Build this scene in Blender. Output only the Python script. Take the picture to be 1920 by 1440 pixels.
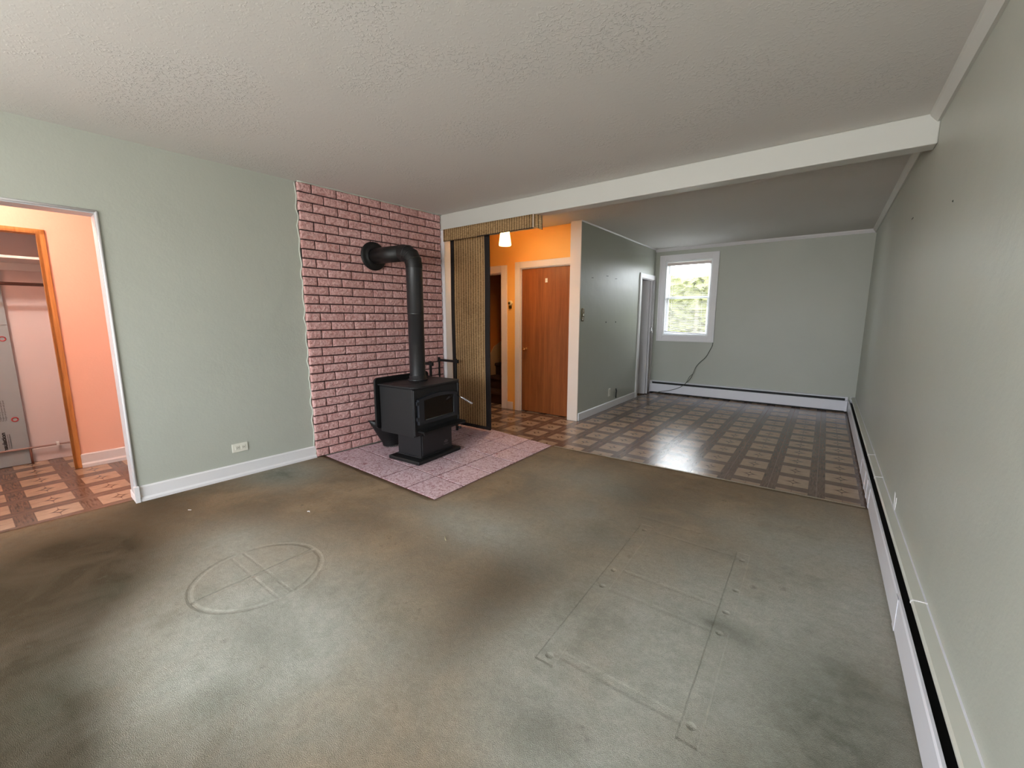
import bpy, math, random
from mathutils import Matrix, Vector
R_ = math.radians
random.seed(7)
for o in list(bpy.data.objects): bpy.data.objects.remove(o)
S = bpy.context.scene
COL = S.collection
# ------------------------------------------------------------------ camera, world, exposure
CAM_H = 1.294
cam = bpy.data.cameras.new('camera'); co = bpy.data.objects.new('camera', cam); COL.objects.link(co)
cam.sensor_fit = 'HORIZONTAL'; cam.sensor_width = 36; cam.lens = 36*784.9/1920
cam.clip_start = .02; cam.clip_end = 200
co.location = (0, 0, CAM_H)
co.rotation_euler = (math.pi/2-.1559, 0, .6399)
S.camera = co
S.view_settings.view_transform = 'Standard'; S.view_settings.look = 'None'
S.view_settings.gamma = 1; S.view_settings.use_curve_mapping = False
S.view_settings.exposure = 1.62
SKY = 7.0
W = bpy.data.worlds.new('sky'); S.world = W; W.use_nodes = True
wn = W.node_tree.nodes; wl = W.node_tree.links
bg = wn['Background']
tc = wn.new('ShaderNodeTexCoord'); sx = wn.new('ShaderNodeSeparateXYZ'); mr = wn.new('ShaderNodeMapRange'); mx = wn.new('ShaderNodeMix'); mx.data_type = 'RGBA'
wl.new(tc.outputs['Generated'], sx.inputs[0]); wl.new(sx.outputs['Z'], mr.inputs['Value'])
mr.inputs['From Min'].default_value = -.05; mr.inputs['From Max'].default_value = .1
wl.new(mr.outputs[0], mx.inputs['Factor'])
mx.inputs[6].default_value = (.72, .72, .70, 1); mx.inputs[7].default_value = (.88, .94, 1, 1)
wl.new(mx.outputs[2], bg.inputs['Color']); bg.inputs['Strength'].default_value = SKY

def lamp(name, kind, loc, energy, color, size=.1, rot=(0, 0, 0), sy=None, portal=False):
    l = bpy.data.lights.new(name, kind); l.energy = energy; l.color = color
    if kind == 'AREA':
        l.shape = 'RECTANGLE'; l.size = size; l.size_y = sy or size
        if portal: l.cycles.is_portal = True
    else: l.shadow_soft_size = size
    o = bpy.data.objects.new(name, l); COL.objects.link(o); o.location = loc; o.rotation_euler = rot
    return o
NY = -2.7                      # inner face of the wall behind the camera
lamp('window_daylight', 'AREA', (-1.5, NY-.06, 1.42), 0, (1, 1, 1), 3.4, (R_(90), 0, 0), 1.5, True)
lamp('added_side_window_portal', 'AREA', (-4.02, -1.75, 1.42), 0, (1, 1, 1), 1.3, (R_(90), 0, R_(-90)), 1.5, True)  # portal of an added, unseen window that feeds the right wall
lamp('back_window_daylight', 'AREA', (-1.905, 7.47, 1.62), 0, (1, 1, 1), .8, (R_(-90), 0, 0), 1.3, True)
# soft cloud-bright sky seen through the big window behind the camera
lamp('hallway_bulb', 'POINT', (-4.45, -.25, 2.36), 17, (1, .88, .76), .05)
lamp('entry_bulb', 'POINT', (-3.155, 4.1, 2.2), 12, (1, .70, .42), .045)

# ------------------------------------------------------------------ dimensions (metres)
H = 2.44
LX = -3.7187; SL = .0583; RX = .409; BY = 7.376
BEAM0, BEAM1, BEAMZ = 3.488, 3.61, 2.273
PY = 4.648; PX = -2.434; HB = 4.73
ML = Matrix.Translation((LX, 2, 0)) @ Matrix.Rotation(-math.atan(SL), 4, 'Z')   # left wall frame: x = off the wall, y = along it (from y=2)
HO = -1.32; CO = -1.851         # hallway wall and closet back wall in that frame

# ------------------------------------------------------------------ node helpers
def lin(c):
    f = lambda v: v/12.92 if v <= .04045 else ((v+.055)/1.055)**2.4
    return tuple(f(x/255) for x in c)+(1,)
class N:
    """a socket with arithmetic"""
    t = None
    def __init__(s, sock): s.s = sock
    @staticmethod
    def m(op, *a):
        n = N.t.nodes.new('ShaderNodeMath'); n.operation = op
        for i, x in enumerate(a):
            if isinstance(x, N): N.t.links.new(x.s, n.inputs[i])
            else: n.inputs[i].default_value = x
        return N(n.outputs[0])
    def __add__(a, b): return N.m('ADD', a, b)
    __radd__ = __add__
    def __sub__(a, b): return N.m('SUBTRACT', a, b)
    def __rsub__(a, b): return N.m('SUBTRACT', b, a)
    def __mul__(a, b): return N.m('MULTIPLY', a, b)
    __rmul__ = __mul__
    def __truediv__(a, b): return N.m('DIVIDE', a, b)
    def lt(a, b): return N.m('LESS_THAN', a, b)
    def gt(a, b): return N.m('GREATER_THAN', a, b)
    def abs(a): return N.m('ABSOLUTE', a)
    def fract(a): return N.m('FRACT', a)
    def sqrt(a): return N.m('SQRT', a)
    def clamp(a):
        r = N.m('ADD', a, 0.0); r.s.node.use_clamp = True; return r
    def mn(a, b): return N.m('MINIMUM', a, b)
    def mxm(a, b): return N.m('MAXIMUM', a, b)
    def ramp(a, lo, hi):                      # 0 at lo, 1 at hi
        return ((a-lo)*(1.0/(hi-lo))).clamp()
class Mat:
    def __init__(s, name, color=(200, 200, 200), rough=.6, spec=.5, metal=0):
        s.m = bpy.data.materials.new(name); s.m.use_nodes = True; s.t = s.m.node_tree; N.t = s.t
        s.b = s.t.nodes['Principled BSDF']
        s.base = lin(color)
        s.b.inputs['Base Color'].default_value = s.base
        s.b.inputs['Roughness'].default_value = rough
        s.b.inputs['Specular IOR Level'].default_value = spec
        s.b.inputs['Metallic'].default_value = metal
        s.co = None
    def coords(s, kind='Object'):
        N.t = s.t
        t = s.t.nodes.new('ShaderNodeTexCoord'); return t.outputs[kind]
    def xyz(s, kind='Object'):
        n = s.t.nodes.new('ShaderNodeSeparateXYZ'); s.t.links.new(s.coords(kind), n.inputs[0])
        return [N(n.outputs[i]) for i in range(3)]
    def noise(s, scale, detail=4, rough=.55, stretch=None, kind='Object', dist=0):
        n = s.t.nodes.new('ShaderNodeTexNoise'); n.inputs['Scale'].default_value = scale
        n.inputs['Detail'].default_value = detail; n.inputs['Roughness'].default_value = rough; n.inputs['Distortion'].default_value = dist
        c = s.coords(kind)
        if stretch:
            mp = s.t.nodes.new('ShaderNodeMapping'); mp.inputs['Scale'].default_value = stretch
            s.t.links.new(c, mp.inputs[0]); c = mp.outputs[0]
        s.t.links.new(c, n.inputs['Vector']); return N(n.outputs['Fac'])
    def voro(s, scale, stretch=None, feature='F1'):
        n = s.t.nodes.new('ShaderNodeTexVoronoi'); n.inputs['Scale'].default_value = scale; n.feature = feature
        c = s.coords()
        if stretch:
            mp = s.t.nodes.new('ShaderNodeMapping'); mp.inputs['Scale'].default_value = stretch
            s.t.links.new(c, mp.inputs[0]); c = mp.outputs[0]
        s.t.links.new(c, n.inputs['Vector']); return N(n.outputs['Distance'])
    def mix(s, fac, a, b):
        n = s.t.nodes.new('ShaderNodeMix'); n.data_type = 'RGBA'
        for i, x in ((0, fac), (6, a), (7, b)):
            if isinstance(x, N): s.t.links.new(x.s, n.inputs[i])
            else: n.inputs[i].default_value = x if i == 0 else (lin(x) if len(x) == 3 else x)
        return N(n.outputs[2])
    def color(s, n): s.t.links.new(n.s, s.b.inputs['Base Color']); return s
    def rough(s, n): s.t.links.new(n.s, s.b.inputs['Roughness']); return s
    def bump(s, n, dist=.001, strength=1):
        b = s.t.nodes.new('ShaderNodeBump'); b.inputs['Distance'].default_value = dist; b.inputs['Strength'].default_value = strength
        s.t.links.new(n.s, b.inputs['Height']); s.t.links.new(b.outputs[0], s.b.inputs['Normal']); return s
def plain(name, color, rough=.6, var=.06, scale=6, bump=0, bscale=200, metal=0, spec=.5):
    m = Mat(name, color, rough, spec, metal)
    c = [x*(1-var) for x in m.base[:3]]+[1]; d = [min(1, x*(1+var)) for x in m.base[:3]]+[1]
    m.color(m.mix(m.noise(scale), tuple(c), tuple(d)))
    if bump: m.bump(m.noise(bscale, 3), bump)
    return m.m

# ------------------------------------------------------------------ materials
GREEN = (176, 180, 168)
m_green = Mat('sage_wall_paint', GREEN, .42, .45)
m_green.color(m_green.mix(m_green.noise(1.3, 3), (171, 174, 164), (182, 185, 175)))
m_green.bump(m_green.noise(60, 3)*.7+m_green.noise(5, 2)*3.0, .0012)
m_green = m_green.m
m_ceil = Mat('ceiling_paint', (214, 212, 208), .75, .3)
_v = m_ceil.noise(55, 4, .6, dist=.8).ramp(.52, .66); _p = m_ceil.noise(1.6, 3).ramp(.45, .62)
m_ceil.bump(_v*(_p*.8+.12), .0022)
m_ceil = m_ceil.m
m_white = plain('white_trim_paint', (226, 224, 226), .4, .02, bump=.0004, bscale=30)
m_cream = plain('cream_trim_paint', (232, 218, 208), .4, .02, bump=.0003, bscale=30)
m_beam = plain('off_white_beam_paint', (198, 198, 192), .45, .02, bump=.0005, bscale=20)
m_heat = plain('heater_enamel', (226, 226, 234), .32, .015)
m_heatcap = plain('heater_cap_paint', (196, 197, 188), .4, .04, 8)
m_black = plain('black_slot', (14, 13, 13), .6)
m_orange = plain('orange_wall_paint', (248, 186, 98), .6, .03, 2, .0006, 60)
m_salmon = plain('salmon_wall_paint', (246, 194, 172), .6, .03, 2, .0006, 60)
m_plaster = plain('closet_plaster', (214, 202, 204), .7, .03, 3)
m_brownwall = plain('stairwell_paint', (196, 120, 56), .6, .05, 3)
m_grayin = plain('dining_closet_paint', (150, 150, 150), .7, .04)
m_iron = Mat('black_stove_steel', (27, 27, 30), .48, .5)
m_iron.bump(m_iron.noise(350, 2), .0004); m_iron = m_iron.m
m_cast = Mat('black_cast_iron', (15, 15, 16), .5, .5); m_cast.bump(m_cast.noise(240, 3), .0006); m_cast = m_cast.m
m_doorcast = plain('grey_black_door_casting', (36, 38, 44), .42, .06, 20, .0004, 300)
m_pipe = Mat('stovepipe_steel', (33, 33, 36), .33, .6)
m_pipe.rough(m_pipe.noise(5, 3)*.22+.24); m_pipe.bump(m_pipe.noise(7, 2, stretch=(1, 1, .4)), .004); m_pipe = m_pipe.m
m_sootglass = Mat('sooty_stove_glass', (16, 12, 10), .12, .5); m_sootglass.color(m_sootglass.mix(m_sootglass.noise(6, 3), (9, 8, 8), (30, 22, 18))); m_sootglass = m_sootglass.m
m_chrome = plain('chrome', (210, 210, 212), .15, .01, metal=1)
m_brass = plain('polished_brass', (214, 150, 92), .2, .05, metal=1)
m_oldbrass = Mat('ornate_brass', (120, 96, 40), .4, .5, .9)
_n = m_oldbrass.voro(120); m_oldbrass.color(m_oldbrass.mix(_n.ramp(.1, .6), (168, 138, 60), (38, 28, 10))); m_oldbrass.bump(_n, .004); m_oldbrass = m_oldbrass.m
m_dkfab = plain('dark_brown_fabric_tape', (22, 14, 13), .8, .1, 30, .0006, 500)
m_plastic = plain('ivory_plastic', (222, 220, 208), .35, .01)
m_slot = plain('dark_socket_slot', (30, 30, 28), .6)
m_vinyl = plain('white_window_vinyl', (236, 238, 240), .3, .01)
m_cord = plain('grey_green_cable_jacket', (64, 72, 62), .45)
m_foilwood = None

def wood(name, a, b, axis=2, scale=3, rough=.4):
    m = Mat(name, a, rough)
    st = [14, 14, 14]; st[axis] = .7
    n1 = m.noise(scale, 5, .6, tuple(st), dist=.6); n2 = m.noise(scale*6, 3, .6, tuple(st))
    m.color(m.mix((n1*.75+n2*.25).ramp(.3, .7), a, b)); m.bump(n2, .0005)
    return m.m
m_door = wood('orange_brown_door_veneer', (112, 58, 24), (152, 88, 44), 2, 1.6, .38)
m_jamb = wood('golden_oak_jamb', (176, 110, 52), (216, 152, 84), 2, 5)
m_rod = wood('dark_closet_rod_wood', (70, 44, 40), (92, 60, 50), 1, 5)
m_stairc = plain('dark_brown_stair_carpet', (58, 30, 22), .95, .2, 40, .003, 300)

# brick
m_brick = Mat('pink_split_face_brick', (176, 128, 124), .8, .3)
_a = m_brick.noise(45, 5, .62, dist=.5); _b = m_brick.noise(3, 3)
_c = m_brick.mix(_a.ramp(.36, .66), (190, 136, 132), (242, 202, 200))
_c = m_brick.mix(_b.ramp(.35, .65)*.35, _c, (196, 142, 134))
m_brick.color(_c); m_brick.bump(_a, .013, .9); m_brick = m_brick.m
m_mortar = plain('dark_mortar', (44, 32, 34), .9, .15, 40, .002, 200)
m_caulk = plain('white_caulk', (196, 200, 190), .6)

# hearth tile
m_tile = Mat('mauve_marbled_tile', (200, 170, 180), .42, .4)
_w = m_tile.noise(26, 5, .6, dist=2.2); _w2 = m_tile.noise(14, 4, .6, dist=2.5)
_f = (_w-.5).abs().ramp(.0, .09); _g = (_w2-.5).abs().ramp(0, .07)
_c = m_tile.mix(_f, (226, 204, 216), (170, 132, 138)); _c = m_tile.mix(_g, _c, m_tile.mix(_f, (205, 176, 184), (184, 148, 152)))
_c.s.node.inputs[6].default_value = (0, 0, 0, 1)
m_tile.color(_c); m_tile = m_tile.m
def tile_mat():
    m = Mat('mauve_marbled_tile', (200, 170, 180), .42, .4)
    w = m.noise(15, 5, .62, dist=2.4); w2 = m.noise(8, 5, .6, dist=3)
    f = (w-.5).abs().ramp(.0, .10); g = (w2-.5).abs().ramp(0, .05)
    c = m.mix(f, (222, 200, 210), (158, 112, 120)); c = m.mix(g, (226, 206, 216), c)
    m.color(c); m.bump(w, .0006); return m.m
bpy.data.materials.remove(m_tile); m_tile = tile_mat()
m_grout = plain('brown_grout', (104, 70, 70), .9)

# sheet vinyl with squares and stars
def lino(name, px, py, warm=0):
    m = Mat(name, (130, 110, 95), .3, .5)
    X, Y, Z = m.xyz()
    p = .3065
    fx = ((X-px)*(1/p)+.5).fract()-.5; fy = ((Y-py)*(1/p)+.5).fract()-.5
    ax = fx.abs(); ay = fy.abs()
    rect = ax.lt(.335)*ay.lt(.35)
    grain = m.noise(9, 4, .6, (10, 1.2, 1)); grain2 = m.noise(9, 4, .6, (1.2, 10, 1))
    blot = m.noise(18, 4)
    brown = m.mix(m.mix_f(ax.gt(.335), grain2, grain).ramp(.35, .68), (92, 72, 62), (128, 104, 91))
    cream = m.mix(blot.ramp(.3, .7), (160, 136, 116), (180, 154, 132))
    c = m.mix(rect, brown, cream)
    ast = ax.sqrt()+ay.sqrt()*1.06
    star = ast.lt(.50)*rect
    c = m.mix(star*.9, c, (92, 66, 54))
    r = (ax+ay)
    core = r.lt(.085)
    c = m.mix(core, c, (178, 150, 126))
    ring = r.gt(.068)*r.lt(.095)
    c = m.mix(ring*.8, c, (70, 50, 44))
    ln = (ax.lt(.007)*ay.lt(.36)*ay.gt(.1)).mxm((ay.lt(.006)*ax.lt(.34)*ax.gt(.1)))
    c = m.mix(ln*.45, c, (96, 72, 62))
    edge = ((ax-.335).abs().lt(.008)*ay.lt(.358)).mxm((ay-.35).abs().lt(.008)*ax.lt(.343))
    c = m.mix(edge*.45, c, (84, 62, 54))
    seam = (ax-.5).abs().lt(.009)
    c = m.mix(seam*.4, c, (168, 140, 126))
    m.color(c)
    m.rough(m.noise(3, 3)*.14+.13)
    m.bump(edge*.6+seam*-.6+blot*.35+grain*.5, .0016)
    return m.m
def mix_f(s, f, a, b): return a*(1-f)+b*f
Mat.mix_f = mix_f
m_lino = lino('patterned_sheet_vinyl', .2075, 3.898)
m_lino_l = lino('patterned_sheet_vinyl_hallway', .2075-.3065*15+.018, .31)

# carpet: pile, soiling, painted vignette shade, furniture dents
def carpet():
    m = Mat('worn_cut_pile_carpet', (120, 118, 98), .95, .1)
    X, Y, Z = m.xyz()
    at = m.t.nodes.new('ShaderNodeAttribute'); at.attribute_name = 'soil'
    at2 = m.t.nodes.new('ShaderNodeAttribute'); at2.attribute_name = 'grime_vignette'
    soil = N(at.outputs['Fac']); grime_vignette = N(at2.outputs['Fac'])
    n1 = m.noise(3.2, 5, .6, dist=.6); n2 = m.noise(14, 5, .65); n3 = m.noise(420, 2); n4 = m.noise(150, 3, .6); n5 = m.noise(34, 4, .65, (1, 1.6, 1))
    s = (soil+(n1-.5)*.55+(n2-.5)*.35).clamp()
    clean = m.mix(n2.ramp(.3, .7), (184, 185, 173), (208, 208, 198))
    brown = m.mix(n1.ramp(.35, .65), (134, 109, 82), (176, 152, 124))
    c = m.mix(s, clean, brown)
    c = m.mix(grime_vignette*(n1.ramp(.25, .6)*.28+.72), c, (54, 40, 20))
    at3 = m.t.nodes.new('ShaderNodeAttribute'); at3.attribute_name = 'dark_green'; dkg = N(at3.outputs['Fac'])
    grn = m.noise(1.6, 5, .62); c = m.mix((grn.ramp(.53, .68)*(1-s)*.45+dkg*(n2.ramp(.3, .62)*.6+.4)).clamp(), c, (86, 92, 78))
    spots = n2.ramp(.60, .72)*n1.ramp(.48, .6)
    c = m.mix(spots*.45, c, (96, 98, 88))
    g = n3.ramp(.34, .66)*.4+n4.ramp(.35, .65)*.35+n5.ramp(.36, .62)*.25
    c = m.mix((1-g)*.42, c, (80, 78, 66))
    m.color(c)
    def band(u, c0, w, soft): return 1-(u-c0).abs().ramp(w, w+soft)
    def seg(u, a, b, soft=.01): return u.ramp(a-soft, a)*(1-u.ramp(b, b+soft))
    wob = (n2-.5)*.012
    # round table base: ring, bar and cross strip
    dx = X+2.2+wob; dy = Y-.80+wob
    r = (dx*dx+dy*dy).sqrt()
    ring = band(r, .285, .004, .012)
    inside = 1-r.ramp(.272, .29)
    bar = band(dx, 0, .004, .012)*inside
    cross = (band(dy, .032, .002, .008)+band(dy, -.03, .002, .008)*.8)*inside*n2.ramp(.3, .6)
    # bed frame rails
    lx = X+.76-(Y-1.8)*-.034+wob*.4
    rail1 = seg(lx, -.035, .035, .006)*seg(Y, 1.2, 2.47)
    rx = X+.244+wob*.4-(Y-1.8)*-.02
    rail2 = seg(rx, -.022, .035, .006)*seg(Y, 1.2, 2.47)
    inx = seg(X, -.72, -.26)
    bars = (band(Y, 2.42, .004, .012)+band(Y, 1.93, .004, .012)+band(Y, 1.75, .004, .012)+band(Y, 1.265, .012, .012)*1.3)*inx
    outl = band(Y, 2.575, .003, .02)*seg(X, -.85, -.5)
    dents = None
    for (a, b) in ((-.78, 2.41), (-.763, 1.905), (-.757, 1.752), (-.74, 1.235), (-.248, 2.40), (-.24, 1.905), (-.238, 1.752), (-.23, 2.1), (-.228, 1.262)):
        ex = X-a; ey = Y-b; d = 1-(ex*ex+ey*ey).sqrt().ramp(.005, .016)
        dents = d if dents is None else dents+d
    h = ring*-.9+bar*-2.2+cross*-.5-rail1*.9-rail2*.9-bars*.45*(n2.ramp(.3, .55)*.7+.3)-outl*.5-dents*1.6
    m.bump(h+(n3-.5)*.9+(n4-.5)*.35+(n2-.5)*.35, .009, .9)
    return m.m

# bamboo
def bamboo(name, thread, dark=1.0):
    m = Mat(name, (150, 120, 80), .6, .3)
    X, Y, Z = m.xyz()
    sl = m.noise(8, 3, .6, (3.5, 3.5, 30)); dash = m.noise(8, 3, .55, (4.5, 4.5, 45)); big = m.noise(2.5, 3)
    c = m.mix(sl.ramp(.32, .66), (156, 118, 76), (218, 184, 134))
    c = m.mix(big.ramp(.5, .7)*.35, c, (116, 86, 52))
    c = m.mix(dash.ramp(.64, .70)*.85, c, (44, 28, 18))
    th = ((X*(1/thread)).fract()-.5).abs().lt(.10)
    c = m.mix(th*.9, c, (34, 22, 14))
    m.color(c); m.bump(m.noise(8, 2, .5, (2, 2, 60))+th*.6, .003)
    tr = m.t.nodes.new('ShaderNodeBsdfTranslucent'); mxs = m.t.nodes.new('ShaderNodeMixShader'); mxs.inputs[0].default_value = .25
    m.t.links.new(c.s, tr.inputs[0]); m.t.links.new(m.b.outputs[0], mxs.inputs[1]); m.t.links.new(tr.outputs[0], mxs.inputs[2])
    m.t.links.new(mxs.outputs[0], m.t.nodes['Material Output'].inputs[0])
    return m.m
m_bamboo = bamboo('woven_bamboo', .036)
m_bamboo_v = bamboo('woven_bamboo_valance', .030)

def glassmat():
    m = bpy.data.materials.new('window_glass'); m.use_nodes = True; t = m.node_tree; t.nodes.clear()
    o = t.nodes.new('ShaderNodeOutputMaterial'); a = t.nodes.new('ShaderNodeBsdfTransparent'); g = t.nodes.new('ShaderNodeBsdfGlossy'); g.inputs['Roughness'].default_value = .02
    mx_ = t.nodes.new('ShaderNodeMixShader'); mx_.inputs[0].default_value = .06
    t.links.new(a.outputs[0], mx_.inputs[1]); t.links.new(g.outputs[0], mx_.inputs[2]); t.links.new(mx_.outputs[0], o.inputs[0]); return m
m_glass = glassmat()
def slatmat():
    m = Mat('white_blind_slat', (235, 235, 235), .4); tr = m.t.nodes.new('ShaderNodeBsdfTranslucent'); tr.inputs[0].default_value = (.9, .9, .9, 1)
    mxs = m.t.nodes.new('ShaderNodeMixShader'); mxs.inputs[0].default_value = .3
    m.t.links.new(m.b.outputs[0], mxs.inputs[1]); m.t.links.new(tr.outputs[0], mxs.inputs[2]); m.t.links.new(mxs.outputs[0], m.t.nodes['Material Output'].inputs[0]); return m.m
m_slat = slatmat()
m_lampglass = Mat('glowing_frosted_glass', (255, 236, 200), .4)
m_lampglass.b.inputs['Emission Color'].default_value = lin((255, 214, 140)); m_lampglass.b.inputs['Emission Strength'].default_value = 3.2
_t = m_lampglass.t.nodes.new('ShaderNodeBsdfTranslucent'); _t.inputs[0].default_value = lin((255, 240, 215)); _m = m_lampglass.t.nodes.new('ShaderNodeMixShader'); _m.inputs[0].default_value = .6
m_lampglass.t.links.new(m_lampglass.b.outputs[0], _m.inputs[1]); m_lampglass.t.links.new(_t.outputs[0], _m.inputs[2]); m_lampglass.t.links.new(_m.outputs[0], m_lampglass.t.nodes['Material Output'].inputs[0]); m_lampglass = m_lampglass.m
m_leaf = Mat('hedge_leaves', (120, 140, 70), .6); m_leaf.color(m_leaf.mix(m_leaf.noise(9, 4), (52, 60, 20), (112, 116, 56))); m_leaf.bump(m_leaf.noise(30, 4), .05); m_leaf = m_leaf.m
m_ground = plain('outside_lawn', (80, 86, 50), .9, .1, 3)

def foam():
    m = Mat('pale_blue_foam_board', (150, 164, 172), .6); m.bump(m.noise(300, 2), .0004); return m.m
m_foam = foam()
m_ink = plain('black_print', (26, 30, 34), .6)
m_red = plain('red_print', (176, 70, 74), .6)
m_copper = plain('painted_copper_pipe', (176, 150, 144), .45, .1, 20)

# ------------------------------------------------------------------ mesh helpers
class MB:
    def __init__(s): s.v = []; s.f = []; s.sm = []
    def add(s, vs, fs, smooth=False):
        b = len(s.v); s.v += [tuple(v) for v in vs]; s.f += [tuple(i+b for i in f) for f in fs]; s.sm += [smooth]*len(fs); return s
    def box(s, x0, x1, y0, y1, z0, z1, M=None):
        vs = [Vector((x, y, z)) for x in (x0, x1) for y in (y0, y1) for z in (z0, z1)]
        if M: vs = [M @ v for v in vs]
        return s.add(vs, [(0, 1, 3, 2), (4, 6, 7, 5), (0, 4, 5, 1), (2, 3, 7, 6), (0, 2, 6, 4), (1, 5, 7, 3)])
    def prism(s, pts, axis, a, b):            # pts: 2-D outline in the two other axes, extruded along axis from a to b
        n = len(pts); vs = []
        for d in (a, b):
            for p in pts:
                vs.append({'x': (d, p[0], p[1]), 'y': (p[0], d, p[1]), 'z': (p[0], p[1], d)}[axis])
        fs = [(i, (i+1) % n, n+(i+1) % n, n+i) for i in range(n)]+[tuple(range(n)), tuple(range(2*n-1, n-1, -1))]
        return s.add(vs, fs)
    def tube(s, path, r, n=12, cap=True):
        path = [Vector(p) for p in path]; rs = r if isinstance(r, (list, tuple)) else [r]*len(path)
        vs = []; up = None
        for i, p in enumerate(path):
            d = (path[min(i+1, len(path)-1)]-path[max(i-1, 0)]).normalized()
            if up is None:
                up = Vector((0, 0, 1)) if abs(d.z) < .9 else Vector((1, 0, 0))
            a = d.cross(up).normalized(); up = a.cross(d).normalized()
            for k in range(n):
                t = 2*math.pi*k/n; vs.append(p+(a*math.cos(t)+up*math.sin(t))*rs[i])
        fs = []
        for i in range(len(path)-1):
            for k in range(n): fs.append((i*n+k, i*n+(k+1) % n, (i+1)*n+(k+1) % n, (i+1)*n+k))
        s.add(vs, fs, True)
        if cap:
            b = len(s.v)-len(vs); s.f += [tuple(b+k for k in range(n))[::-1], tuple(b+(len(path)-1)*n+k for k in range(n))]; s.sm += [False]*2
        return s
    def lathe(s, prof, c=(0, 0, 0), n=28, M=None):   # prof: (r, z)
        vs = []; fs = []
        for (r, z) in prof:
            for k in range(n):
                t = 2*math.pi*k/n; v = Vector((r*math.cos(t), r*math.sin(t), z))
                vs.append((M @ v) if M else v+Vector(c))
        for i in range(len(prof)-1):
            for k in range(n): fs.append((i*n+k, i*n+(k+1) % n, (i+1)*n+(k+1) % n, (i+1)*n+k))
        return s.add(vs, fs, True)
    def build(s, name, mat, parent=None, M=None, bevel=0, seg=2, weld=False):
        me = bpy.data.meshes.new(name); me.from_pydata(s.v, [], s.f); me.update()
        me.polygons.foreach_set('use_smooth', s.sm)
        for x in (mat if isinstance(mat, (list, tuple)) else [mat]): me.materials.append(x)
        o = bpy.data.objects.new(name, me); COL.objects.link(o)
        import bmesh
        bm = bmesh.new(); bm.from_mesh(me)
        if weld: bmesh.ops.remove_doubles(bm, verts=bm.verts, dist=1e-5)
        bmesh.ops.recalc_face_normals(bm, faces=bm.faces); bm.to_mesh(me); bm.free()
        if parent: o.parent = parent
        if M is not None: o.matrix_local = M
        if bevel:
            b = o.modifiers.new('bevel', 'BEVEL'); b.width = bevel; b.segments = seg; b.limit_method = 'ANGLE'; b.angle_limit = R_(40)
        return o
def struct(o, label=None):
    o['kind'] = 'structure'
    if label: o['label'] = label
    return o
def tag(o, label, cat, group=None):
    o['label'] = label; o['category'] = cat
    if group: o['group'] = group
    return o
def thing(name, label, cat, M=None, group=None):
    o = bpy.data.objects.new(name, None); COL.objects.link(o); o.empty_display_size = .1
    if M is not None: o.matrix_world = M
    return tag(o, label, cat, group)
T = lambda x, y, z=0: Matrix.Translation((x, y, z))
Rz = lambda a: Matrix.Rotation(a, 4, 'Z')
Rx = lambda a: Matrix.Rotation(a, 4, 'X')
Ry = lambda a: Matrix.Rotation(a, 4, 'Y')

# ------------------------------------------------------------------ floor, ceiling, walls
struct(MB().box(-3.75, RX+.12, NY-.12, BY+.12, -.1, 0).box(-4.2, -3.75, NY-.12, -1.05, -.1, 0).box(-5.1, -3.75, 3.3, 8, -.1, 0).build('floor', m_lino), 'brown and cream patterned sheet vinyl floor')
struct(MB().box(-6.2, -3.75, -1.05, 3.3, -.1, 0).build('floor', m_lino_l), 'patterned vinyl floor of the salmon hallway beyond the left doorway')
struct(MB().box(-6.2, RX+.12, -1.1, BY+.12, H, H+.1).box(-4.3, RX+.12, NY-.12, -1.1, H, H+.1).build('ceiling', m_ceil), 'off-white textured ceiling')
DS = .668-2; DS0 = -.30-2; DZ = 1.966        # doorway edges in the left wall frame
LN = NY-2.25; LWA, LWB = -4.4, -3.1
w = MB().box(-.12, 0, DS, 1.49, 0, H).box(-.12, 0, LN, LWA, 0, H).box(-.12, 0, LWB, DS0, 0, H).box(-.12, 0, LWA, LWB, 0, .72).box(-.12, 0, LWA, LWB, 2.1, H).box(-.12, 0, DS0, DS, DZ, H)
struct(w.build('wall_left', m_green, M=ML, weld=False), 'sage green left wall with the cased opening')
w = MB().box(RX, RX+.12, NY-.12, BY+.12, 0, H)
struct(w.build('wall_right', m_green), 'long sage green right wall')
WX0, WX1, WZ0, WZ1 = -2.262, -1.532, 1.0, 2.235     # back window opening
w = MB().box(-3.2, WX0, BY, BY+.12, 0, H).box(WX1, RX+.0, BY, BY+.12, 0, H).box(WX0, WX1, BY, BY+.12, 0, WZ0).box(WX0, WX1, BY, BY+.12, WZ1, H)
struct(w.build('wall_back', m_green), 'sage green end wall with the small window')
FX0, FX1, FZ0, FZ1 = -3.1, .1, .72, 2.1             # big window behind the camera
w = MB().box(-4.2, FX0, NY-.12, NY, 0, H).box(FX1, RX, NY-.12, NY, 0, H).box(FX0, FX1, NY-.12, NY, 0, FZ0).box(FX0, FX1, NY-.12, NY, FZ1, H)
struct(w.build('wall_front', m_green), 'sage green wall with the picture window')
# partition beside the entry (room face green, end post separate)
CY0, CY1, CZ = 6.72, 7.33, 1.93
w = MB().box(PX-.12, PX, PY+.012, CY0, 0, H).box(PX-.12, PX, CY1, BY, 0, H).box(PX-.12, PX, CY0, CY1, CZ, H)
struct(w.build('wall_partition', m_green), 'sage green partition wall between entry and dining end')
struct(MB().box(PX-.142, PX+.002, PY-.004, PY+.012, 0, H).box(PX-.142, PX-.12, PY+.012, HB, 0, H).build('trim_1', m_cream, bevel=.002), 'cream flat board capping the partition end')
# dining closet shell
w = MB().box(-3.25, -3.13, 6.3, BY, 0, H).box(-3.13, PX-.12, 6.3, 6.42, 0, H)
struct(w.build('wall_closet', m_grayin), 'grey inside wall of the dining closet')
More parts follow.
